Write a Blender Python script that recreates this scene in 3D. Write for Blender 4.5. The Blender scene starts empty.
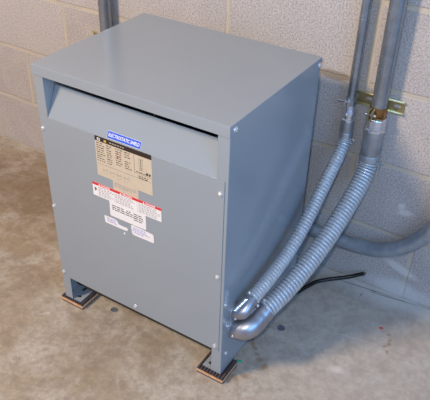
import bpy, bmesh, math, random
from mathutils import Vector, Matrix
random.seed(4)
PI = math.pi
S = bpy.context.scene
COL = S.collection

# ------------------------------------------------------------------ helpers
def lin(r, g, b):
    f = lambda c: (c/255/12.92) if c/255 <= .04045 else ((c/255+.055)/1.055)**2.4
    return (f(r), f(g), f(b), 1)

def material(name, col, rough=.5, metal=0., spec=.5, noise=0., nscale=30., bump=0., bscale=200., col2=None, coat=0.):
    m = bpy.data.materials.new(name); m.use_nodes = True
    nt = m.node_tree; b = nt.nodes['Principled BSDF']
    b.inputs['Base Color'].default_value = col
    b.inputs['Roughness'].default_value = rough
    b.inputs['Metallic'].default_value = metal
    b.inputs['Specular IOR Level'].default_value = spec
    b.inputs['Coat Weight'].default_value = coat
    tc = nt.nodes.new('ShaderNodeTexCoord')
    if noise or col2:
        n = nt.nodes.new('ShaderNodeTexNoise'); n.inputs['Scale'].default_value = nscale; n.inputs['Detail'].default_value = 6
        nt.links.new(tc.outputs['Object'], n.inputs['Vector'])
        r = nt.nodes.new('ShaderNodeValToRGB')
        c2 = col2 or tuple(min(1, c*(1+noise)) for c in col[:3]) + (1,)
        c1 = col if col2 else tuple(c*(1-noise) for c in col[:3]) + (1,)
        r.color_ramp.elements[0].position = .35; r.color_ramp.elements[0].color = c1
        r.color_ramp.elements[1].position = .65; r.color_ramp.elements[1].color = c2
        nt.links.new(n.outputs['Fac'], r.inputs['Fac']); nt.links.new(r.outputs['Color'], b.inputs['Base Color'])
        mr = nt.nodes.new('ShaderNodeMapRange'); mr.inputs[3].default_value = rough*.85; mr.inputs[4].default_value = min(1, rough*1.2)
        nt.links.new(n.outputs['Fac'], mr.inputs[0]); nt.links.new(mr.outputs[0], b.inputs['Roughness'])
    if bump:
        n2 = nt.nodes.new('ShaderNodeTexNoise'); n2.inputs['Scale'].default_value = bscale; n2.inputs['Detail'].default_value = 3
        nt.links.new(tc.outputs['Object'], n2.inputs['Vector'])
        bp = nt.nodes.new('ShaderNodeBump'); bp.inputs['Strength'].default_value = bump; bp.inputs['Distance'].default_value = .002
        nt.links.new(n2.outputs['Fac'], bp.inputs['Height']); nt.links.new(bp.outputs[0], b.inputs['Normal'])
    return m

M = {}
M['paint'] = material('grey_enamel', lin(139,146,152), rough=.17, spec=.5, noise=.015, nscale=3)
M['screw'] = material('zinc_screw', lin(236,236,236), rough=.25, metal=.75)
M['galv'] = material('galvanised_steel', lin(152,159,167), rough=.26, metal=.8, noise=.08, nscale=40)
M['flex'] = material('flexible_steel', lin(196,200,204), rough=.34, metal=.4, noise=.08, nscale=60)
M['cast'] = material('cast_zinc', lin(168,166,170), rough=.34, metal=.85, noise=.08, nscale=30)
M['sleeve'] = material('dull_zinc_sleeve', lin(168,170,172), rough=.4, metal=.65, noise=.12, nscale=40)
M['chrome'] = material('bright_zinc', lin(222,222,226), rough=.25, metal=.8)
M['gold'] = material('yellow_zinc', lin(146,134,98), rough=.4, metal=.6, noise=.15, nscale=40)
M['gold_lit'] = material('yellow_zinc_lit', lin(245,226,165), rough=.3, metal=.75, noise=.12, nscale=40)  # paler copy of the yellow zinc; lit look of rail lips put in colour
M['bronze'] = material('brown_zinc', lin(150,112,70), rough=.25, metal=.9, noise=.3, nscale=60)
M['cable'] = material('black_rubber', lin(12,12,13), rough=.3)
M['copper'] = material('bare_copper', lin(190,170,160), rough=.3, metal=1)
M['rubber'] = material('dark_rubber', lin(72,62,62), rough=.55, noise=.2, nscale=80)
M['cork'] = material('tan_cork', lin(205,158,116), rough=.85, noise=.15, nscale=160)
M['slug'] = material('dark_steel', lin(104,108,116), rough=.4, metal=.3, noise=.2, nscale=120)
M['blue'] = material('blue_sticker', lin(38,80,190), rough=.35)
M['white'] = material('white_print', lin(232,230,228), rough=.5)
M['paper'] = material('white_paper', lin(222,218,216), rough=.6, noise=.03, nscale=90)
M['cream'] = material('cream_plate', lin(192,177,155), rough=.5, noise=.03, nscale=60)
M['header'] = material('brown_black_print', lin(42,30,27), rough=.4)
M['ink'] = material('black_print', lin(60,54,52), rough=.6)
M['greyink'] = material('grey_print', lin(140,134,134), rough=.6)
M['red'] = material('red_print', lin(205,45,48), rough=.5)
M['blueink'] = material('blue_violet_print', lin(150,148,200), rough=.6)
M['yellow'] = material('yellow_print', lin(200,170,70), rough=.5)
M['green'] = material('green_tape', lin(40,170,130), rough=.5)

def link(name, bm, m, parent=None, smooth=None, bevel=0):
    me = bpy.data.meshes.new(name)
    bm.normal_update(); bm.to_mesh(me); bm.free()
    o = bpy.data.objects.new(name, me); COL.objects.link(o)
    me.materials.append(m)
    if parent: o.parent = parent
    if smooth is not None:
        for p in me.polygons: p.use_smooth = True
        me.set_sharp_from_angle(angle=math.radians(smooth))
    if bevel:
        bv = o.modifiers.new('bevel', 'BEVEL'); bv.width = bevel; bv.segments = 2; bv.limit_method = 'ANGLE'
    return o

def tag(o, label=None, cat=None, group=None, kind=None):
    if label: o['label'] = label
    if cat: o['category'] = cat
    if group: o['group'] = group
    if kind: o['kind'] = kind
    return o

def thing(name, label, cat, loc=(0,0,0), rz=0, group=None):
    o = bpy.data.objects.new(name, None); COL.objects.link(o)
    o.location = loc; o.rotation_euler = (0,0,rz); o.empty_display_size = .05
    return tag(o, label, cat, group)

def box(bm, x0, x1, y0, y1, z0, z1):
    v = [bm.verts.new(p) for p in [(x0,y0,z0),(x1,y0,z0),(x1,y1,z0),(x0,y1,z0),(x0,y0,z1),(x1,y0,z1),(x1,y1,z1),(x0,y1,z1)]]
    for f in [(3,2,1,0),(4,5,6,7),(0,1,5,4),(1,2,6,5),(2,3,7,6),(3,0,4,7)]:
        bm.faces.new([v[i] for i in f])
    return bm

def B(*a):
    bm = bmesh.new(); return box(bm, *a)

def frame_dirs(pts):
    T = []
    for i in range(len(pts)):
        a = pts[max(0,i-1)]; b = pts[min(len(pts)-1,i+1)]
        T.append((b-a).normalized())
    n = T[0].orthogonal().normalized(); N = []
    for t in T:
        n = (n - t*n.dot(t)).normalized(); N.append(n)
    return T, N

def sweep(bm, pts, rad, seg=20, caps=True):
    """tube through pts; rad(i, theta) or number"""
    T, N = frame_dirs(pts); rings = []
    for i, p in enumerate(pts):
        b = T[i].cross(N[i]); ring = []
        for k in range(seg):
            th = 2*PI*k/seg
            r = rad(i, th) if callable(rad) else rad
            ring.append(bm.verts.new(p + (N[i]*math.cos(th) + b*math.sin(th))*r))
        rings.append(ring)
    for a, b in zip(rings, rings[1:]):
        for k in range(seg):
            bm.faces.new([a[k], a[(k+1)%seg], b[(k+1)%seg], b[k]])
    if caps:
        bm.faces.new(list(reversed(rings[0]))); bm.faces.new(rings[-1])
    return bm

def resample(ctrl, step):
    """Catmull-Rom through ctrl, evenly resampled"""
    c = [Vector(p) for p in ctrl]; c = [c[0]*2-c[1]] + c + [c[-1]*2-c[-2]]
    d = []
    for i in range(1, len(c)-2):
        p0,p1,p2,p3 = c[i-1:i+3]
        for k in range(40):
            t = k/40
            d.append(.5*((2*p1)+(p2-p0)*t+(2*p0-5*p1+4*p2-p3)*t*t+(3*p1-p0-3*p2+p3)*t**3))
    d.append(c[-2])
    L = [0]
    for a, b in zip(d, d[1:]): L.append(L[-1]+(b-a).length)
    n = max(2, round(L[-1]/step)); out = []; j = 0
    for i in range(n+1):
        s = L[-1]*i/n
        while j < len(L)-2 and L[j+1] < s: j += 1
        t = (s-L[j])/max(1e-9, L[j+1]-L[j]); out.append(d[j].lerp(d[j+1], t))
    return out

def smooth_ctrl(ctrl, it=2):
    c = [Vector(p) for p in ctrl]
    for _ in range(it):
        c = [c[0]] + [c[i]*.5+(c[i-1]+c[i+1])*.25 for i in range(1,len(c)-1)] + [c[-1]]
    return c

def cyl(bm, a, b, r, r2=None, seg=24):
    a, b = Vector(a), Vector(b)
    rr = [r, r if r2 is None else r2]
    return sweep(bm, [a, b], lambda i, th: rr[i], seg)

def lathe(bm, base, axis, prof, seg=28):
    """prof: list of (distance along axis, radius)"""
    base = Vector(base); ax = Vector(axis).normalized(); n = ax.orthogonal().normalized(); b = ax.cross(n); rings = []
    for d, r in prof:
        rings.append([bm.verts.new(base+ax*d+(n*math.cos(2*PI*k/seg)+b*math.sin(2*PI*k/seg))*max(r,1e-5)) for k in range(seg)])
    for a, c in zip(rings, rings[1:]):
        for k in range(seg): bm.faces.new([a[k], a[(k+1)%seg], c[(k+1)%seg], c[k]])
    bm.faces.new(list(reversed(rings[0]))); bm.faces.new(rings[-1])
    return bm

def plate_with_holes(name, outer, holes, thick, mat4, m, parent=None):
    """flat plate drawn in its own xy plane, holes cut out, then placed by mat4"""
    cu = bpy.data.curves.new(name, 'CURVE'); cu.dimensions = '2D'; cu.fill_mode = 'BOTH'; cu.extrude = thick/2
    for poly in [outer] + holes:
        sp = cu.splines.new('POLY'); sp.points.add(len(poly)-1); sp.use_cyclic_u = True
        for p, q in zip(sp.points, poly): p.co = (q[0], q[1], 0, 1)
    t = bpy.data.objects.new('tmp', cu); COL.objects.link(t)
    dg = bpy.context.evaluated_depsgraph_get()
    me = bpy.data.meshes.new_from_object(t.evaluated_get(dg)); me.name = name
    bpy.data.objects.remove(t); bpy.data.curves.remove(cu)
    me.transform(mat4); me.materials.clear(); me.materials.append(m)
    o = bpy.data.objects.new(name, me); COL.objects.link(o)
    if parent: o.parent = parent
    return o

def slot(cx, cy, w, h, n=8):
    """oblong hole outline"""
    pts = []; r = min(w, h)/2
    for k in range(4*n):
        a = 2*PI*k/(4*n)
        pts.append((cx+math.cos(a)*r+(w/2-r)*(1 if math.cos(a)>0 else -1), cy+math.sin(a)*r+(h/2-r)*(1 if math.sin(a)>0 else -1)))
    return pts

def text_mesh(body, size, m4, bold=0., width=None, ext=.0001):
    cu = bpy.data.curves.new('txt', 'FONT'); cu.body = body; cu.size = size; cu.extrude = ext; cu.offset = bold
    cu.align_x = 'CENTER'; cu.align_y = 'CENTER'; cu.resolution_u = 3
    t = bpy.data.objects.new('tmp', cu); COL.objects.link(t)
    dg = bpy.context.evaluated_depsgraph_get(); dg.update()
    me = bpy.data.meshes.new_from_object(t.evaluated_get(dg))
    bpy.data.objects.remove(t); bpy.data.curves.remove(cu)
    if width:
        xs = [v.co.x for v in me.vertices]; k = width/(max(xs)-min(xs)); me.transform(Matrix.Diagonal((k,1,1,1)))
    me.transform(m4)
    return me

# ------------------------------------------------------------------ the setting
def node(nt, t, **kw):
    n = nt.nodes.new(t)
    for k, v in kw.items(): setattr(n, k, v)
    return n

class Shader:
    def __init__(s, name):
        s.m = bpy.data.materials.new(name); s.m.use_nodes = True
        s.nt = s.m.node_tree; s.b = s.nt.nodes['Principled BSDF']
        s.tc = s.nt.nodes.new('ShaderNodeTexCoord'); s.co = s.tc.outputs['Object']
    def noise(s, scale, detail=5, rough=.6, vec=None, dist=0.):
        n = s.nt.nodes.new('ShaderNodeTexNoise'); n.inputs['Scale'].default_value = scale
        n.inputs['Detail'].default_value = detail; n.inputs['Roughness'].default_value = rough; n.inputs['Distortion'].default_value = dist
        s.nt.links.new(vec or s.co, n.inputs['Vector']); return n.outputs['Fac']
    def rng(s, v, a, b, c=0., d=1.):
        n = s.nt.nodes.new('ShaderNodeMapRange'); n.interpolation_type = 'SMOOTHSTEP'
        for i, x in zip((1,2,3,4), (a,b,c,d)): n.inputs[i].default_value = x
        s.nt.links.new(v, n.inputs[0]); return n.outputs[0]
    def mix(s, fac, a, b, mode='MIX'):
        n = s.nt.nodes.new('ShaderNodeMix'); n.data_type = 'RGBA'; n.blend_type = mode
        for sock, v in ((n.inputs[0], fac), (n.inputs[6], a), (n.inputs[7], b)):
            if hasattr(v, 'links'): s.nt.links.new(v, sock)
            else: sock.default_value = v
        return n.outputs[2]
    def math(s, op, a, b=0.):
        n = s.nt.nodes.new('ShaderNodeMath'); n.operation = op
        for sock, v in zip(n.inputs, (a, b)):
            if hasattr(v, 'links'): s.nt.links.new(v, sock)
            else: sock.default_value = v
        return n.outputs[0]
    def blob(s, c, rx, ry, rot=0., warp=None, soft=.35):
        """soft ellipse mask about c in the surface's own plane"""
        mp = s.nt.nodes.new('ShaderNodeMapping'); mp.vector_type = 'TEXTURE'
        mp.inputs['Location'].default_value = c; mp.inputs['Rotation'].default_value = (0,0,rot) if s.flat else (0,-rot,0)
        mp.inputs['Scale'].default_value = (rx, ry, 1e3) if s.flat else (rx, 1e3, ry)
        s.nt.links.new(s.co, mp.inputs['Vector'])
        ln = s.nt.nodes.new('ShaderNodeVectorMath'); ln.operation = 'LENGTH'; s.nt.links.new(mp.outputs[0], ln.inputs[0])
        v = ln.outputs['Value']
        if warp: v = s.math('ADD', v, s.math('MULTIPLY', s.math('SUBTRACT', warp, .5), 1.6))
        return s.rng(v, 1-soft, 1+soft, 1., 0.)
    def bump(s, h, strength, dist, prev=None):
        n = s.nt.nodes.new('ShaderNodeBump'); n.inputs['Strength'].default_value = strength; n.inputs['Distance'].default_value = dist
        s.nt.links.new(h, n.inputs['Height'])
        if prev: s.nt.links.new(prev, n.inputs['Normal'])
        return n.outputs[0]

# floor: worn concrete
f = Shader('worn_concrete'); f.flat = True
big = f.noise(1.6, 6, .62, dist=.3); mid = f.noise(8, 8, .72, dist=.3); fine = f.noise(60, 4, .7); grit = f.noise(320, 2, .6)
c = f.mix(f.rng(big, .36, .64), lin(150,132,108), lin(172,160,143))
c = f.mix(f.math('MULTIPLY', f.rng(mid, .40, .70), .75), c, lin(186,178,166))
c = f.mix(f.math('MULTIPLY', f.rng(f.noise(4.2, 8, .75, dist=.5), .52, .72), .55), c, lin(118,96,72))
c = f.mix(f.math('MULTIPLY', f.rng(fine, .35, .65), .34), c, lin(112,100,88))
c = f.mix(f.math('MULTIPLY', f.rng(f.noise(24, 6, .7), .46, .62), .50), c, lin(128,112,94))
c = f.mix(f.math('MULTIPLY', f.rng(grit, .62, .75), .35), c, lin(205,200,192))
pale_patch = f.blob((.33,-.20,0), .34, .30, .4, mid, .8)  # broad paler patch on the floor right of the cabinet
c = f.mix(f.math('MULTIPLY', pale_patch, .32), c, lin(186,184,182))
dust = f.blob((.30,.0,0), .30, .055, .0, mid, .5)
c = f.mix(f.math('MULTIPLY', dust, .6), c, lin(206,202,196))
brown_blotch = f.blob((-.95,-.22,0), .55, .13, .15, mid, .6)  # darker brown blotch on the floor near the wall at left
c = f.mix(f.math('MULTIPLY', brown_blotch, .45), c, lin(104,78,50))
rust = lin(122,84,34)
for (x, y, r) in [(.047,-.372,.006),(.0525,-.385,.010),(.0652,-.396,.008),(.0797,-.4108,.007),(.0959,-.4238,.010),(.1156,-.438,.010),(.073,-.509,.013),(.0635,-.526,.008),(.090,-.490,.012),
                  (.352,-.187,.007),(.3403,-.1546,.006),(.357,-.215,.007),(.349,-.172,.006),(.345,-.20,.006)]:
    c = f.mix(f.math('MULTIPLY', f.blob((x,y,0), r*.9, r*.6, x*40, mid, .9), .55), c, rust)
c = f.mix(f.math('MULTIPLY', f.blob((.3131,-.1422,0), .006, .004, .5, None, .4), .9), c, lin(200,40,40))
for (x, y, rx, ry, a) in [(.205,-.018,.085,.0016,.12),(.30,-.012,.07,.0018,.16),(.2178,-.051,.0014,.009,-.1),(.243,-.014,.012,.002,.1)]:
    c = f.mix(f.math('MULTIPLY', f.blob((x,y,0), rx, ry, a, fine, .5), .75), c, lin(58,54,58))
for (x, y, rx, ry, a) in [(-.475,-.612,.014,.003,.9),(.26,-.22,.05,.0015,.2),(.27,-.345,.016,.010,.4)]:
    c = f.mix(f.math('MULTIPLY', f.blob((x,y,0), rx, ry, a, fine, .8), .35), c, lin(215,210,205))
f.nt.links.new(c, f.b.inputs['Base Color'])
f.nt.links.new(f.rng(mid, .3, .7, .34, .62), f.b.inputs['Roughness'])
f.b.inputs['Specular IOR Level'].default_value = .4
f.nt.links.new(f.bump(fine, .25, .002, f.bump(mid, .3, .004)), f.b.inputs['Normal'])
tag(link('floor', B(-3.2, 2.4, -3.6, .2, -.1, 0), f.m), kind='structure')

# wall: concrete block in running bond
w = Shader('concrete_block'); w.flat = False
sep = node(w.nt, 'ShaderNodeSeparateXYZ'); w.nt.links.new(w.co, sep.inputs[0])
cmb = node(w.nt, 'ShaderNodeCombineXYZ')
wob = w.math('MULTIPLY', w.math('SUBTRACT', w.noise(14, 3), .5), .006)
X0 = -.2932
w.nt.links.new(w.math('ADD', w.math('ADD', sep.outputs[0], -X0 + .4064*20), wob), cmb.inputs[0])
w.nt.links.new(w.math('ADD', sep.outputs[2], wob), cmb.inputs[1])
br = node(w.nt, 'ShaderNodeTexBrick'); w.nt.links.new(cmb.outputs[0], br.inputs['Vector'])
br.offset = .5; br.inputs['Scale'].default_value = 1; br.inputs['Brick Width'].default_value = .4064; br.inputs['Row Height'].default_value = .2032
br.inputs['Mortar Size'].default_value = .0072; br.inputs['Mortar Smooth'].default_value = .3; br.inputs['Bias'].default_value = 0
br.inputs['Color1'].default_value = (0,0,0,1); br.inputs['Color2'].default_value = (1,1,1,1); br.inputs['Mortar'].default_value = (.5,.5,.5,1)
pore = w.noise(230, 3, .75); wmid = w.noise(9, 6, .65); wbig = w.noise(1.7, 4)
c = w.mix(br.outputs['Color'], lin(167,160,157), lin(177,171,168))
c = w.mix(w.math('MULTIPLY', w.rng(wmid, .38, .68), .5), c, lin(186,178,172))
c = w.mix(w.math('MULTIPLY', w.rng(pore, .34, .52, 1., 0.), .62), c, lin(112,100,92))
c = w.mix(w.math('MULTIPLY', w.rng(pore, .52, .66), .45), c, lin(212,206,202))
mort = w.mix(w.rng(wmid, .35, .65), lin(190,178,158), lin(174,165,150))
c = w.mix(w.math('MULTIPLY', br.outputs['Fac'], .8), c, mort)
scar = w.blob((.026,0,.611), .044, .012, .0, wmid, .3)
c = w.mix(w.math('MULTIPLY', scar, .75), c, lin(132,116,98))
for (x, z, rx, rz, a) in [(.274,.284,.022,.010,.2),(.262,.300,.012,.010,.6),(.30,.10,.05,.012,-.3),(.31,.03,.09,.03,0),(-.12,.83,.03,.012,.3),(-.16,.80,.02,.006,.1)]:
    c = w.mix(w.math('MULTIPLY', w.blob((x,0,z), rx, rz, a, wmid, .5), .55), c, lin(216,212,208))
w.nt.links.new(c, w.b.inputs['Base Color']); w.b.inputs['Roughness'].default_value = .85
w.b.inputs['Specular IOR Level'].default_value = .25
w.nt.links.new(w.bump(w.math('SUBTRACT', 1., br.outputs['Fac']), .5, .004, w.bump(pore, .5, .003, w.bump(wmid, .25, .004))), w.b.inputs['Normal'])
tag(link('wall_back', B(-3.2, 2.4, 0, .2, 0, 2.6), w.m), kind='structure')

# ------------------------------------------------------------------ the transformer
W, D, H, ZL = .5069, .4069, .7061, .6825      # width, depth, lid top, lid lower edge
PADZ = .020
tr = thing('electrical_transformer', 'grey metal floor-standing transformer cabinet with stickers on its front', 'transformer', (-.4603,-.5425,0), .0112)

def screw(p, n, parent, r=.0048, m=None):
    bm = bmesh.new(); n = Vector(n)
    lathe(bm, p, n, [(-.0005, r*1.35),(.0008, r*1.35),(.0011, r*1.0),(.0030, r*.95),(.0042, r*.6),(.0045, .0003)], 12)
    a = n.orthogonal().normalized()
    return link('screw', bm, m or M['screw'], parent, 30)

# lid
bm = B(-.003, W, -.001, D, ZL, H)
bm.faces.ensure_lookup_table()
bmesh.ops.delete(bm, geom=[fc for fc in bm.faces if fc.calc_center_median().z < ZL+.001], context='FACES_ONLY')
ed = [e for e in bm.edges if not (e.verts[0].co.z < ZL+.001 and e.verts[1].co.z < ZL+.001)]
bmesh.ops.bevel(bm, geom=ed, offset=.0012, segments=2, profile=.5, affect='EDGES')
lid = link('lid', bm, M['paint'], tr)
so = lid.modifiers.new('thick', 'SOLIDIFY'); so.thickness = .0015; so.offset = -1
screw((W, .019, .6930), (1,0,0), lid, .0052); screw((W, D-.013, .6905), (1,0,0), lid, .0052)
screw((-.003, .019, .6930), (-1,0,0), lid, .0052); screw((-.003, D-.013, .6905), (-1,0,0), lid, .0052)

# side sheets, each folded round into the front corner post
def side_sheet(sgn):
    X = lambda u: u if sgn < 0 else W-u
    prof = [(.0275,.0015),(.0020,.0015),(.0010,.0019),(.0006,.0029),(.0006,D-.006),(.004,D-.004),(.022,D-.004)]
    bm = bmesh.new(); lo = []; hi = []
    for u, v in prof:
        lo.append(bm.verts.new((X(u), v, PADZ+.002))); hi.append(bm.verts.new((X(u), v, .7035)))
    for i in range(len(prof)-1):
        fs = [lo[i], lo[i+1], hi[i+1], hi[i]]
        bm.faces.new(fs if sgn > 0 else fs[::-1])
    o = link('side_panel', bm, M['paint'], tr)
    s = o.modifiers.new('thick', 'SOLIDIFY'); s.thickness = .0015; s.offset = -1
    return o
sl = side_sheet(-1); sr = side_sheet(1)
screw((W-.0006, .0228, .0786), (1,0,0), sr, .0042)
screw((W-.0006, .0083, .2500), (1,0,0), sr, .0028)
screw((W-.0006, .0240, .1700), (1,0,0), sr, .0036)
screw((W-.0006, D-.02, .0908), (1,0,0), sr, .0045)

link('back_panel', B(.024, W-.024, D-.006, D-.004, .09, .7035), M['paint'], tr)
link('dark_gap_strip', B(.03, W-.03, .021, .027, .0660, .112), M['cable'], tr)  # black strip added to draw the dark gap line below the front panel
link('bottom_pan', B(.006, W-.006, .012, D-.008, .112, .1135), M['paint'], tr)

# front cover and its folded bottom lip
bm = B(.0030, W-.0080, -.0002, .0012, .1000, .5825)
box(bm, .029, W-.0300, .0012, .016, .1000, .1014)
fp = link('front_panel', bm, M['paint'], tr, bevel=.0006)
for u, z in [(.0095,.5505),(.0085,.3305),(.0095,.1145),(.2517,.1155),(W-.0175,.5505),(W-.0175,.3305),(W-.0185,.1126)]:
    screw((u, -.0002, z), (0,-1,0), fp, .0042)

# sloping vent hood under the lid: inclined sheet with two triangular cheeks
bm = bmesh.new()
u0, u1 = .0280, W-.0280
zt, vt = .6515, .0355
A = [bm.verts.new(p) for p in [(u0,.0014,.5815),(u1,.0014,.5815),(u1,vt,zt),(u0,vt,zt)]]
bm.faces.new(A)
A2 = [bm.verts.new(p) for p in [(u0,.0014,.575),(u1,.0014,.575)]]
bm.faces.new([A2[0],A2[1],A[1],A[0]])
vp = link('vent_hood', bm, M['paint'], tr)
s = vp.modifiers.new('thick', 'SOLIDIFY'); s.thickness = .0014; s.offset = -1
for u, q in ((u0-.0008, 1), (u1+.0008, -1)):
    bm = bmesh.new()
    P0 = [(.0014,.578),(.052,.690),(.052,.7025),(.0014,.7025)]
    a = [bm.verts.new((u, v, z)) for v, z in P0]; b = [bm.verts.new((u-q*.0014, v, z)) for v, z in P0]
    bm.faces.new(a); bm.faces.new(b[::-1])
    for i in range(4): bm.faces.new([a[i], b[i], b[(i+1)%4], a[(i+1)%4]])
    bmesh.ops.recalc_face_normals(bm, faces=bm.faces)
    link('cheek', bm, M['paint'], vp)

# feet: slotted plates folded inwards at each corner
for sx in (0, 1):
    for sy in (0, 1):
        x0 = .0035 if sx == 0 else W-.0535
        y0 = .0035 if sy == 0 else D-.0635
        if sy == 0:
            o = plate_with_holes('foot', [(x0,y0),(x0+.05,y0),(x0+.05,y0+.06),(x0,y0+.06)],
                [slot(x0+(.032 if sx == 0 else .015), y0+.016, .013, .009), slot(x0+(.024 if sx == 0 else .026), y0+.046, .010, .018)], .0022,
                Matrix.Translation((0,0,PADZ+.0012)), M['paint'], tr)
        else:
            bm = B(x0, x0+.05, y0, y0+.06, 0, PADZ+.0022); link('foot', bm, M['paint'], tr, bevel=.001)

# stickers -----------------------------------------------------------------
FY = -.0002
def front_m(u, z, y=FY, tilt=0., roll=0.):
    return Matrix.Translation((u, y, z)) @ Matrix.Rotation(PI/2+tilt, 4, 'X') @ Matrix.Rotation(roll, 4, 'Z')
def sheet(name, u0, u1, z0, z1, m, parent, y=FY, t=.0003, r=.002, roll=0.):
    w_, h_ = u1-u0, z1-z0; pts = []
    for cx, cy, a0 in [(w_/2-r,h_/2-r,0),(-w_/2+r,h_/2-r,90),(-w_/2+r,-h_/2+r,180),(w_/2-r,-h_/2+r,270)]:
        for k in range(4):
            a = math.radians(a0+30*k); pts.append((cx+r*math.cos(a), cy+r*math.sin(a)))
    return plate_with_holes(name, pts, [], t, front_m((u0+u1)/2, (z0+z1)/2, y-t/2, 0, roll), m, parent)
def marks(name, rects, m, parent, y, t=.00012):
    bm = bmesh.new()
    for (a, b, c_, d) in rects: box(bm, a, b, y-t, y, c_, d)
    return link(name, bm, m, parent)
def letters(texts, m, parent, y, name='lettering'):
    """texts: (body, u, z, size, width, bold)"""
    bm = bmesh.new()
    for body, u, z, size, width, bold in texts:
        me = text_mesh(body, size, front_m(u, z, y), bold, width); bm.from_mesh(me); bpy.data.meshes.remove(me)
    return link(name, bm, m, parent)
def words(u0, u1, z, h, wmin=.003, wmax=.010, gap=.0022):
    out = []; u = u0
    while u < u1-.002:
        l = min(random.uniform(wmin, wmax), u1-u); out.append((u, u+l, z, z+h)); u += l+gap
    return out

# rating plate
n_ = sheet('rating_plate', .1666, .3204, .4810, .5826, M['cream'], tr, r=.001)
tag(n_, 'cream rating plate with a dark header band'); NY = FY-.0003
hd = sheet('header_band', .1666, .3204, .5706, .5826, M['header'], n_, NY, .00015, .001)
marks('emblem', [(.1735,.1752,.5725,.5790),(.1752,.1815,.5725,.5740),(.1752,.1815,.5775,.5790),(.1800,.1815,.5740,.5775)], M['white'], hd, NY-.00015)
marks('emblem', [(.1925,.1990,.5730,.5780)], M['yellow'], hd, NY-.00015)
marks('printed_line', words(.2080,.2480,.5752,.0018,.004,.009), M['cream'], hd, NY-.00015)
rows = []
for k in range(9):
    z = .5650-.0056*k
    for a, b in ((.1700,.1940),(.1980,.2150),(.2230,.2440),(.2480,.2690)):
        if k in (3,) and a > .24: continue
        if k == 8 and a > .22: continue
        rows += words(a, b-random.uniform(0,.008), z, .0020)
marks('printed_line', rows, M['ink'], n_, NY)
marks('printed_line', [(.2280,.2295,.5560,.5600),(.2272,.2310,.5450,.5490),(.2320,.2345,.5500,.5512)], M['red'], n_, NY)
marks('printed_frame', [(.2735,.2742,.5250,.5690),(.2735,.3190,.5245,.5251),(.1690,.3190,.5128,.5133),(.2870,.2875,.5330,.5640),(.2965,.2970,.5330,.5640),(.2870,.2970,.5635,.5640)], M['ink'], n_, NY)
marks('printed_line', [(.2905,.2932,.5350+.004*k,.5376+.004*k) for k in range(7)] + words(.2780,.3150,.5275,.0022) + words(.3050,.3170,.5290,.005) + words(.2830,.3100,.5180,.002) + words(.2850,.3080,.5140,.002), M['ink'], n_, NY)
dg_ = []
for u in (.190,.2100,.2300,.2500):
    dg_ += [(u-.0065,u-.006,.4925,.5060),(u+.006,u+.0065,.4925,.5060),(u-.0065,u+.0065,.4980,.4985)]
    dg_ += [(u-.006+.003*k,u-.0045+.003*k,.4990,.5010) for k in range(4)] + [(u-.0052+.004*k,u-.0042+.004*k,.4890,.4910) for k in range(3)]
marks('wiring_diagram', dg_, M['greyink'], n_, NY)

# cream tag under the plate, white tag below, warning strip over both
t_ = sheet('cream_tag', .2095, .2808, .4480, .4811, M['cream'], tr, r=.0008)
marks('printed_line', words(.214,.277,.4745,.0016)+words(.214,.277,.4705,.0016)+words(.214,.262,.4665,.0016), M['greyink'], t_, NY)
i_ = sheet('white_tag', .1940, .2980, .3775, .4225, M['paper'], tr, r=.0035)
marks('printed_line', words(.2010,.2350,.4085,.0023,.004,.012)+words(.243,.256,.4085,.0023,.004,.006)+words(.2640,.2900,.4085,.0023,.005,.012)
    +words(.2010,.2900,.4030,.0023,.005,.014)+words(.2010,.2900,.3975,.0023,.005,.014)+words(.2640,.2900,.3920,.0023,.008,.014), M['ink'], i_, NY)
w_ = sheet('warning_strip', .1473, .3424, .4192, .4562, M['paper'], tr, y=FY-.0003, r=.0015)
tag(w_, 'white warning strip with a red band of white lettering'); WY = FY-.0006
rb = sheet('red_band', .1473, .3424, .4490, .4562, M['red'], w_, WY, .00015, .0012)
for wd_, u in (('DANGER',.186),('PELIGRO',.249),('DANGER',.313)): letters([(wd_, u,.4524,.0062,.027,.00012)], M['white'], rb, WY-.00022)
for u in (.1680, .2300, .2945):
    bm = bmesh.new(); bm.faces.new([bm.verts.new((u+a, WY-.0003, z)) for a, z in ((-.0028,.4500),(.0028,.4500),(0,.4550))]); link('warning_sign', bm, M['white'], rb)
bm = bmesh.new()
for a, b, wd in [((.1530,.4420),(.1575,.4385),.0016),((.1575,.4385),(.1555,.4350),.0016),((.1555,.4350),(.1535,.4325),.0014),((.1575,.4385),(.1600,.4375),.0014),((.1530,.4400),(.1560,.4370),.0016)]:
    d = Vector((b[0]-a[0],0,b[1]-a[1])); nn = Vector((-d.z,0,d.x)).normalized()*wd
    q = [Vector((a[0],WY-.0001,a[1]))+nn, Vector((a[0],WY-.0001,a[1]))-nn, Vector((b[0],WY-.0001,b[1]))-nn*.6, Vector((b[0],WY-.0001,b[1]))+nn*.6]
    bm.faces.new([bm.verts.new(p) for p in q])
link('shock_pictogram', bm, M['ink'], w_)
rows = []
for a, b in ((.1640,.2080),(.2140,.2700),(.2800,.3390)):
    for k in range(6): rows += words(a, b-random.uniform(0,.012), .4440-.0042*k, .0016, .003, .008)
marks('printed_line', rows, M['greyink'], w_, WY)
for u in (.2105, .2755): marks('divider', [(u,u+.0005,.4200,.4488)], M['greyink'], w_, WY)

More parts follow.
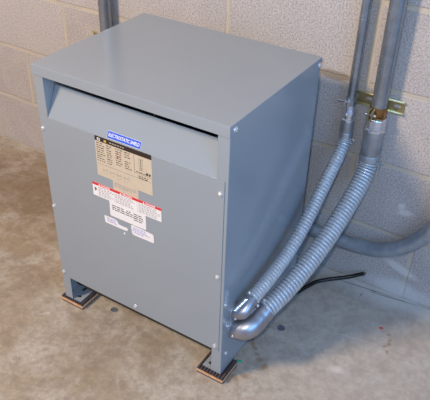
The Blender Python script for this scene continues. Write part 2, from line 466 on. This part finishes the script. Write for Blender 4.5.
# torn halves of a small label
def torn(name, pts, y=FY-.0003):
    c0 = (sum(p[0] for p in pts)/len(pts), sum(p[1] for p in pts)/len(pts))
    return plate_with_holes(name, [(p[0]-c0[0], p[1]-c0[1]) for p in pts], [], .0003, front_m(c0[0], c0[1], y-.00015), M['paper'], tr)
l_ = torn('torn_label', [(.1745,.3690),(.1765,.3708),(.2040,.3712),(.2120,.3700),(.2150,.3655),(.2175,.3610),(.2260,.3595),(.2380,.3600),(.2445,.3590),(.2435,.3535),(.2395,.3505),(.2200,.3502),(.1800,.3502),(.1765,.3515)])
marks('printed_line', words(.1830,.2080,.3655,.0022)+words(.1830,.2100,.3610,.0022)+words(.1830,.2120,.3565,.0022), M['blueink'], l_, FY-.0006)
r_ = torn('torn_label', [(.2545,.3740),(.2600,.3760),(.3140,.3735),(.3185,.3715),(.3195,.3510),(.3165,.3490),(.2640,.3480),(.2570,.3500),(.2550,.3600)])
marks('printed_line', words(.2600,.2950,.3690,.0022)+words(.2600,.3000,.3645,.0022)+words(.2580,.3080,.3600,.0022)+words(.2620,.2900,.3555,.0022), M['blueink'], r_, FY-.0006)
torn('paper_scrap', [(.2310,.3420),(.2345,.3445),(.2360,.3405),(.2330,.3370),(.2310,.3390)])

# blue sticker bridging plate and vent hood: lies on the hood's lower slope
tl = math.atan2(vt-.0014, zt-.5815)
bm4 = lambda up, off: Matrix.Translation((.2440, .0014, .5815)) @ Matrix.Rotation(PI/2-tl, 4, 'X') @ Matrix.Translation((0, up, off))
def blue(name, w_, h_, t, off, m, parent):
    return plate_with_holes(name, [(-w_/2,-h_/2),(w_/2,-h_/2),(w_/2,h_/2),(-w_/2,h_/2)], [], t, bm4(.0115, off), m, parent)
bs = blue('blue_sticker', .0900, .0165, .0003, .00025, M['white'], vp); tag(bs, 'blue sticker with white lettering on the sloping vent')
blue('blue_field', .0890, .0155, .0001, .0005, M['blue'], bs)
bm = bmesh.new(); me = text_mesh('ELECTROSTATIC SHIELD', .0102, bm4(.0112, .00065), .00012, .0830); bm.from_mesh(me); bpy.data.meshes.remove(me)
link('lettering', bm, M['white'], bs)

# ------------------------------------------------------------------ isolation pads under the front feet
def pad(u0, v0, label):
    o = thing('isolation_pad', label, 'pad', (-.4603+u0+.040-.0112*(v0+.0375), -.5425+v0+.0375+.0112*(u0+.04), 0), .0112, 'rubber and cork pads under the feet')
    a = .0375; b = .0355
    link('base_layer', B(-a, a, -b, b, 0, .0035), M['rubber'], o, bevel=.0008)
    tag(link('cork_layer', B(-a+.001, a-.001, -b+.001, b-.001, .0035, .0135), M['cork'], o), 'tan cork layer')
    bm = B(-a, a, -b, b, .0135, .0160)
    n = 9
    for k in range(n):
        x = -a + 2*a*(k+.5)/n; box(bm, x-.0024, x+.0024, -b, b, .0160, .0199)
    link('ribbed_top', bm, M['rubber'], o)
    return o
pad(-.0150, -.0035, 'ribbed rubber and cork pad under the front left foot of the transformer')
pad(.4405, -.0090, 'ribbed rubber and cork pad under the front right foot, nearest the elbow fittings')

# ------------------------------------------------------------------ strut channels on the wall
def rail(x0, x1, zc, holes, label):
    """hat-section rail: recessed web with slots between two bright lips"""
    o = thing('mounting_rail', label, 'mounting rail', ((x0+x1)/2, 0, zc), 0, 'slotted mounting rails on the wall')
    hw = (x1-x0)/2; h = .0134
    plate_with_holes('slotted_web', [(-hw,-h),(hw,-h),(hw,h),(-hw,h)], [slot(x-(x0+x1)/2, 0, .0165, .0085) for x in holes], .0012,
                     Matrix.Translation((0,-.0008,0)) @ Matrix.Rotation(PI/2,4,'X'), M['gold'], o)
    for sg in (1, -1):
        bm = bmesh.new()
        pr = [(-.0010,.0122),(-.0064,.0125),(-.0076,.0134),(-.0076,.0178)]
        a = [bm.verts.new((-hw, y, z*sg)) for y, z in pr]; b = [bm.verts.new((hw, y, z*sg)) for y, z in pr]
        for i in range(len(pr)-1):
            fs = [a[i], b[i], b[i+1], a[i+1]]; bm.faces.new(fs if sg < 0 else fs[::-1])
        fl = link('lip', bm, M['gold_lit'], o, 50)
        s = fl.modifiers.new('thick', 'SOLIDIFY'); s.thickness = .0012; s.offset = 0
    return o
rail(.080, .2165, .5740, (.089, .125, .161, .1985), 'yellow zinc mounting rail behind the two upright conduits on the right')
rail(-.7800, -.650, .5340, (-.755, -.719, -.683), 'yellow zinc mounting rail tip poking out behind the lid at left')

# ------------------------------------------------------------------ rigid conduits on the wall
def conduit(name, ctrl, r, label, m=M['galv']):
    bm = bmesh.new(); pts = resample(ctrl, .02) if len(ctrl) > 2 else [Vector(p) for p in ctrl]
    sweep(bm, pts, r, 28)
    return tag(link(name, bm, m, None, 40), label, 'conduit')
C1 = (.0868, -.0200); C2 = (.1613, -.0280); C3 = (-.701, -.0271)
conduit('metal_conduit', [(C1[0]+.003,C1[1],2.4),(C1[0],C1[1],.532)], .0117, 'thin galvanised conduit rising up the wall, slimmer of the right pair')
conduit('metal_conduit', [(C2[0]+.003,C2[1],2.4),(C2[0],C2[1],.527)], .0196, 'thick galvanised conduit rising up the wall, stouter of the right pair')
conduit('metal_conduit', [(C3[0],C3[1],2.4),(C3[0],C3[1],0)], .0195, 'galvanised conduit on the wall behind the left of the lid')
PY = -.030
conduit('metal_conduit', [(-.36,PY,0),(-.36,PY,.03),(-.352,PY,.07),(-.33,PY,.105),(-.29,PY,.128),(-.23,PY,.138),(-.10,PY,.142),(.0,PY,.144),(.08,PY,.1425),(.138,PY,.1445),(.185,PY,.149),(.227,PY,.1585),(.262,PY,.174),(.291,PY,.195),(.318,PY,.223),(.3375,PY,.2500),(.355,PY,.282),(.368,PY,.32),(.376,PY,.37),(.379,PY,.43),(.379,PY,.9),(.379,PY,2.4)],
        .0205, 'low grey conduit bending along the foot of the wall at right', material('weathered_steel', lin(150,158,166), rough=.36, metal=.5, noise=.15, nscale=30))

# pipe clamps that hold the right pair on the strut
g = thing('pipe_clamp', 'yellow-brown clamp strapping the thick conduit to the yellow rail', 'clamp', (C2[0], C2[1], .5600), 0, 'pipe clamps')
def band(r, h, t, seg=40):
    bm = bmesh.new()
    lathe(bm, (0,0,-h/2), (0,0,1), [(0,r+t*.2),(.0012,r+t),(h*.38,r+t*1.1),(h*.62,r+t*1.1),(h-.0012,r+t),(h,r+t*.2)], seg); return bm
link('strap', band(.0196, .030, .0022), M['bronze'], g, 40)
for x in (-.0115, -.0025):
    bm = B(x-.0024, x+.0024, -.038, -.017, -.013, .014); link('ear', bm, M['gold'], g, bevel=.001)
bm = bmesh.new(); cyl(bm, (-.021,-.030,.001), (.006,-.030,.001), .0030, seg=12); link('bolt', bm, M['chrome'], g, 40)
bm = B(.006, .021, -.0245, -.019, -.012, -.008); link('edge_lip', bm, M['gold'], g, bevel=.001)
g = thing('pipe_clamp', 'silver clamp with a bolt sticking out left, on the thin conduit', 'clamp', (C1[0], C1[1], .5640), 0, 'pipe clamps')
link('strap', band(.0117, .020, .0018), M['galv'], g, 40)
bm = bmesh.new(); cyl(bm, (-.031,-.012,-.001), (.004,-.0145,.003), .0023, seg=12); link('bolt', bm, M['chrome'], g, 40)
for x in (-.0075, -.0005):
    bm = B(x-.0012, x+.0012, -.021, -.010, -.009, .010); link('ear', bm, M['chrome'], g, bevel=.0008)

# ------------------------------------------------------------------ flexible conduits with their fittings
def flex(name, label, wall_xy, zs, body, ctrl, r, pitch, elbow_pts, re, hub, screws, sleeve_r, big):
    o = thing(name, label, 'flexible conduit', (wall_xy[0], wall_xy[1], zs), 0, 'flexible conduits feeding the transformer')
    L = Vector((wall_xy[0], wall_xy[1], zs))
    sub = lambda p: Vector(p) - L
    pts = resample([sub(p) for p in ctrl], pitch/10)
    step = sum((b-a).length for a, b in zip(pts, pts[1:]))/(len(pts)-1)
    def rad(i, th):
        ph = i*step/pitch + th/(2*PI); q = ph-math.floor(ph)
        # interlocked strip: rounded crest, sharp groove
        return r*(1.01 - .30*max(0, 1-1.6*math.sin(PI*q)))
    bm = bmesh.new(); sweep(bm, pts, rad, 24)
    hose = link('corrugated_hose', bm, M['flex'], o, 70)
    # straight fitting at the wall end
    if big:
        bm = bmesh.new(); lathe(bm, (0,0,0), (0,0,1), [(0,.0225),(.004,.0262),(.020,.0258),(.022,.0248),(.0235,.0258),(.090,.0250)], 32)
        fit = link('straight_fitting', bm, M['sleeve'], o, 35)
        bm = bmesh.new(); lathe(bm, (0,0,.089), (0,0,1), [(0,.0240),(.002,.0275),(.008,.0275),(.010,.0235),(.013,.0215)], 32); link('collar_ring', bm, M['chrome'], fit, 35)
        bm = bmesh.new(); lathe(bm, (0,0,.099), (0,0,1), [(0,.0225),(.0015,.0262),(.006,.0262),(.0065,.0245),(.008,.0245),(.0085,.0262),(.024,.0262),(.027,.0245),(.028,.021)], 12); link('compression_nut', bm, M['chrome'], fit, 20)
        bm = bmesh.new(); cyl(bm, (.020,-.012,.006), (.040,-.018,.012), .0040, seg=12); cyl(bm, (.031,-.0155,.011), (.0325,-.0155,-.007), .0026, seg=10); link('clamp_screw', bm, M['sleeve'], fit, 40)
    else:
        bm = bmesh.new(); lathe(bm, (0,0,0), (0,0,1), [(0,.0175),(.018,.0178),(.020,.0168),(.0215,.0172),(.052,.0168)], 28)
        fit = link('straight_fitting', bm, M['sleeve'], o, 35)
        bm = bmesh.new(); lathe(bm, (0,0,.051), (0,0,1), [(0,.0172),(.002,.0178),(.006,.0178),(.008,.0150),(.013,.0145),(.018,.0165),(.024,.0168),(.030,.0150),(.040,.0128),(.056,.0124),(.057,.0119)], 28); link('set_screw_collar', bm, M['chrome'], fit, 35)
        bm = bmesh.new(); lathe(bm, (-.002,-.0165,.073), (-.2,-1,.1), [(0,.004),(.002,.004),(.003,.003)], 12); link('set_screw', bm, M['screw'], fit, 30)
        ring = [Vector((.0215+.0062*math.cos(a), -.006, -.001+.0062*math.sin(a))) for a in [2*PI*k/20 for k in range(21)]]
        bm = bmesh.new(); sweep(bm, ring, .0022, 10); link('clamp_screw', bm, M['sleeve'], fit, 40)
    # elbow at the cabinet
    ep = resample([sub(p) for p in elbow_pts], .004); n = len(ep)-1
    bm = bmesh.new()
    def er(i, th):
        t = i/n; k = re(t)
        return k*(1+.02*math.cos(2*th))
    sweep(bm, ep, er, 28)
    el = link('elbow_fitting', bm, M['cast'], o, 60)
    h0 = sub(hub[0])
    bm = bmesh.new(); lathe(bm, h0, (1,0,0), [(0,hub[1]),(.004,hub[1]),(.0055,hub[1]*.93)], 28); link('locknut', bm, M['sleeve'], el, 35)
    for p, d, rr, ln in screws:
        bm = bmesh.new(); d = Vector(d).normalized(); lathe(bm, sub(p), d, [(-.006,rr*.6),(0,rr*.6),(.0004,rr),(ln,rr),(ln+.0012,rr*.7)], 12); link('screw', bm, M['screw'], el, 30)
    return o, el, L

SX = -.4603+W-.0016 -.004          # the cabinet's right face, about .0415..0.0455 across its depth
# thin hose
o1, e1, L1 = flex('flexible_conduit', 'thinner corrugated flexible conduit, entering the cabinet side just above the other', C1, .459, 0,
    smooth_ctrl([(C1[0],C1[1],.468),(C1[0],C1[1]-.001,.446),(.0875,-.038,.4260),(.088,-.093,.396),(.088,-.145,.357),(.088,-.195,.318),(.086,-.250,.281),(.084,-.300,.257),(.0815,-.350,.243),(.079,-.399,.233),(.0765,-.435,.229),(.0745,-.458,.2262)], 1),
    .0168, .0092,
    [(.0455,-.491,.201),(.056,-.491,.202),(.065,-.490,.204),(.071,-.4845,.2085),(.0735,-.476,.215),(.0742,-.466,.221),(.0745,-.455,.2265)],
    lambda t: .0150 if t < .12 else (.0158 if t < .35 else .0166),
    ((.0450,-.491,.201), .0175),
    [((.0700,-.459,.2420),(-.15,-.1,1),.0036,.006),((.090,-.455,.215),(1,-.3,-.2),.0036,.004),((.062,-.5045,.196),(.3,-1,-.2),.0035,.0015)], .0175, False)
# screw plate with slot lying along the elbow's upper side
bm = bmesh.new()
for a, b in [((.0560,-.499,.2130),(.0700,-.4700,.2350))]:
    sweep(bm, [Vector(a)-L1, Vector(b)-L1], .0058, 12)
link('cover_plate', bm, M['chrome'], e1, 40)
# thick hose
o2, e2, L2 = flex('flexible_conduit', 'thicker corrugated flexible conduit with a large elbow low on the cabinet side', C2, .4205, 0,
    smooth_ctrl([(C2[0],C2[1],.432),(C2[0],C2[1]-.002,.408),(.1610,-.045,.383),(.1590,-.078,.357),(.1545,-.115,.329),(.1490,-.165,.2960),(.1435,-.205,.2715),(.1370,-.248,.2480),(.1295,-.290,.2275),(.1220,-.328,.2105),(.1130,-.365,.1940),(.1035,-.398,.1835),(.096,-.424,.1735)], 1),
    .0240, .0096,
    [(.0455,-.4860,.146),(.056,-.4860,.1464),(.067,-.4840,.1482),(.0760,-.4775,.1510),(.0830,-.466,.155),(.0875,-.454,.1590),(.091,-.442,.1650),(.094,-.430,.1705),(.096,-.421,.1745)],
    lambda t: .0245 + .0040*math.sin(PI*min(1,t*1.1))**.8 if t < .85 else .0262,
    ((.0450,-.486,.146), .0260),
    [((.0780,-.426,.1930),(-.5,0,1),.0042,.006),((.090,-.420,.199),(.0,.1,1),.0042,.006),((.060,-.5105,.142),(.2,-1,0),.0035,.0012)], .0262, True)
bm = bmesh.new(); sweep(bm, resample([Vector(p)-L2 for p in [(.049,-.494,.1655),(.060,-.4920,.1690),(.069,-.480,.1740),(.076,-.463,.1820),(.081,-.443,.1905)]], .006), .0028, 10)
link('body_seam', bm, M['cast'], e2, 40)

# ------------------------------------------------------------------ loose bits on the floor
t = thing('electrical_cable', 'cut black cable lying on the floor behind the hoses, end at the wall', 'cable', (.10,-.08,0))
cp = [(.040,-.250,.0060),(.046,-.205,.0060),(.053,-.175,.0060),(.0622,-.1478,.0060),(.0769,-.1091,.0060),(.0904,-.0771,.0062),(.1166,-.0517,.0095),(.1623,-.028,.024),(.1846,-.0165,.034),(.2035,-.0090,.044)]
bm = bmesh.new(); pp = [Vector(p)-Vector((.10,-.08,0)) for p in cp]; sweep(bm, resample(pp, .006), .0057, 14); link('jacket', bm, M['cable'], t, 60)
bm = bmesh.new(); d = (pp[-1]-pp[-2]).normalized()
for k in range(5):
    a = 2*PI*k/5; off = Vector((0,math.cos(a),math.sin(a)))*.0022
    cyl(bm, pp[-1]-d*.004+off, pp[-1]+d*.006+off*1.3, .0009, seg=8)
link('wire_strands', bm, M['copper'], t, 40)

def slug(x, y, r, label, rz):
    bm = bmesh.new(); lathe(bm, (0,0,0), (0,0,1), [(0,r),(.0014,r),(.0020,r*.93),(.0016,r*.75),(.0016,.0005)], 28)
    box(bm, r*.9, r*1.12, -.003, .003, 0, .0012)
    o = link('knockout_slug', bm, M['slug'], None, 35); o.location = (x,y,0); o.rotation_euler.z = rz
    return tag(o, label, 'metal slug', 'round metal slugs on the floor')
slug(-.3268, -.4946, .0095, 'round dark metal slug on the floor under the front panel', .4)
slug(.0885, -.2955, .0105, 'dark bluish slug lying on the floor right of the large elbow', 2.2)
bm = B(-.006,.006,-.004,.004,0,.0015); gt = link('tape_scrap', bm, M['green'], None, bevel=.0005); gt.location = (.0540,-.4560,0); gt.rotation_euler.z = .5
tag(gt, 'tiny green scrap on the floor beside the front right foot', 'scrap')

# ------------------------------------------------------------------ light
wd = bpy.data.worlds.new('World'); S.world = wd; wd.use_nodes = True
bg = wd.node_tree.nodes['Background']; bg.inputs[0].default_value = (.44,.59,1.0,1); bg.inputs[1].default_value = .54

def area(name, loc, target, size, power, col):
    l = bpy.data.lights.new(name, 'AREA'); l.shape = 'DISK'; l.size = size; l.energy = power; l.color = col
    o = bpy.data.objects.new(name, l); COL.objects.link(o); o.location = loc
    o.rotation_euler = (Vector(target)-Vector(loc)).to_track_quat('-Z','Y').to_euler(); return o
area('ceiling_lamp', (-1.45,-2.45,2.55), (-.2,-.2,.3), .55, 116, (1,.78,.54))
area('window_daylight', (2.3,-1.6,1.5), (0,-.3,.4), 1.6, 34, (.18,.50,1))
fl = bpy.data.lights.new('camera_flash', 'POINT'); fl.energy = 33; fl.color = (.80,.90,1); fl.shadow_soft_size = .02
fo = bpy.data.objects.new('camera_flash', fl); COL.objects.link(fo); fo.location = (.535,-1.46,1.325)

# ------------------------------------------------------------------ camera
cam = bpy.data.cameras.new('camera'); co = bpy.data.objects.new('camera', cam); COL.objects.link(co)
pitch, yaw, roll = -.6086, -.5564, .0291
fw = Vector((math.sin(yaw)*math.cos(pitch), math.cos(yaw)*math.cos(pitch), math.sin(pitch)))
rt = Vector((math.cos(yaw), -math.sin(yaw), 0)); up = rt.cross(fw)
r2 = rt*math.cos(roll)+up*math.sin(roll); u2 = up*math.cos(roll)-rt*math.sin(roll)
m = Matrix((r2, u2, -fw)).transposed().to_4x4(); m.translation = (.5804,-1.4426,1.2745)
co.matrix_world = m
cam.sensor_fit = 'HORIZONTAL'; cam.sensor_width = 36; cam.lens = 645.93/430*36; cam.clip_start = .02
S.camera = co
S.view_settings.view_transform = 'Standard'; S.view_settings.look = 'None'; S.view_settings.gamma = 1; S.view_settings.use_curve_mapping = False
S.view_settings.exposure = 0
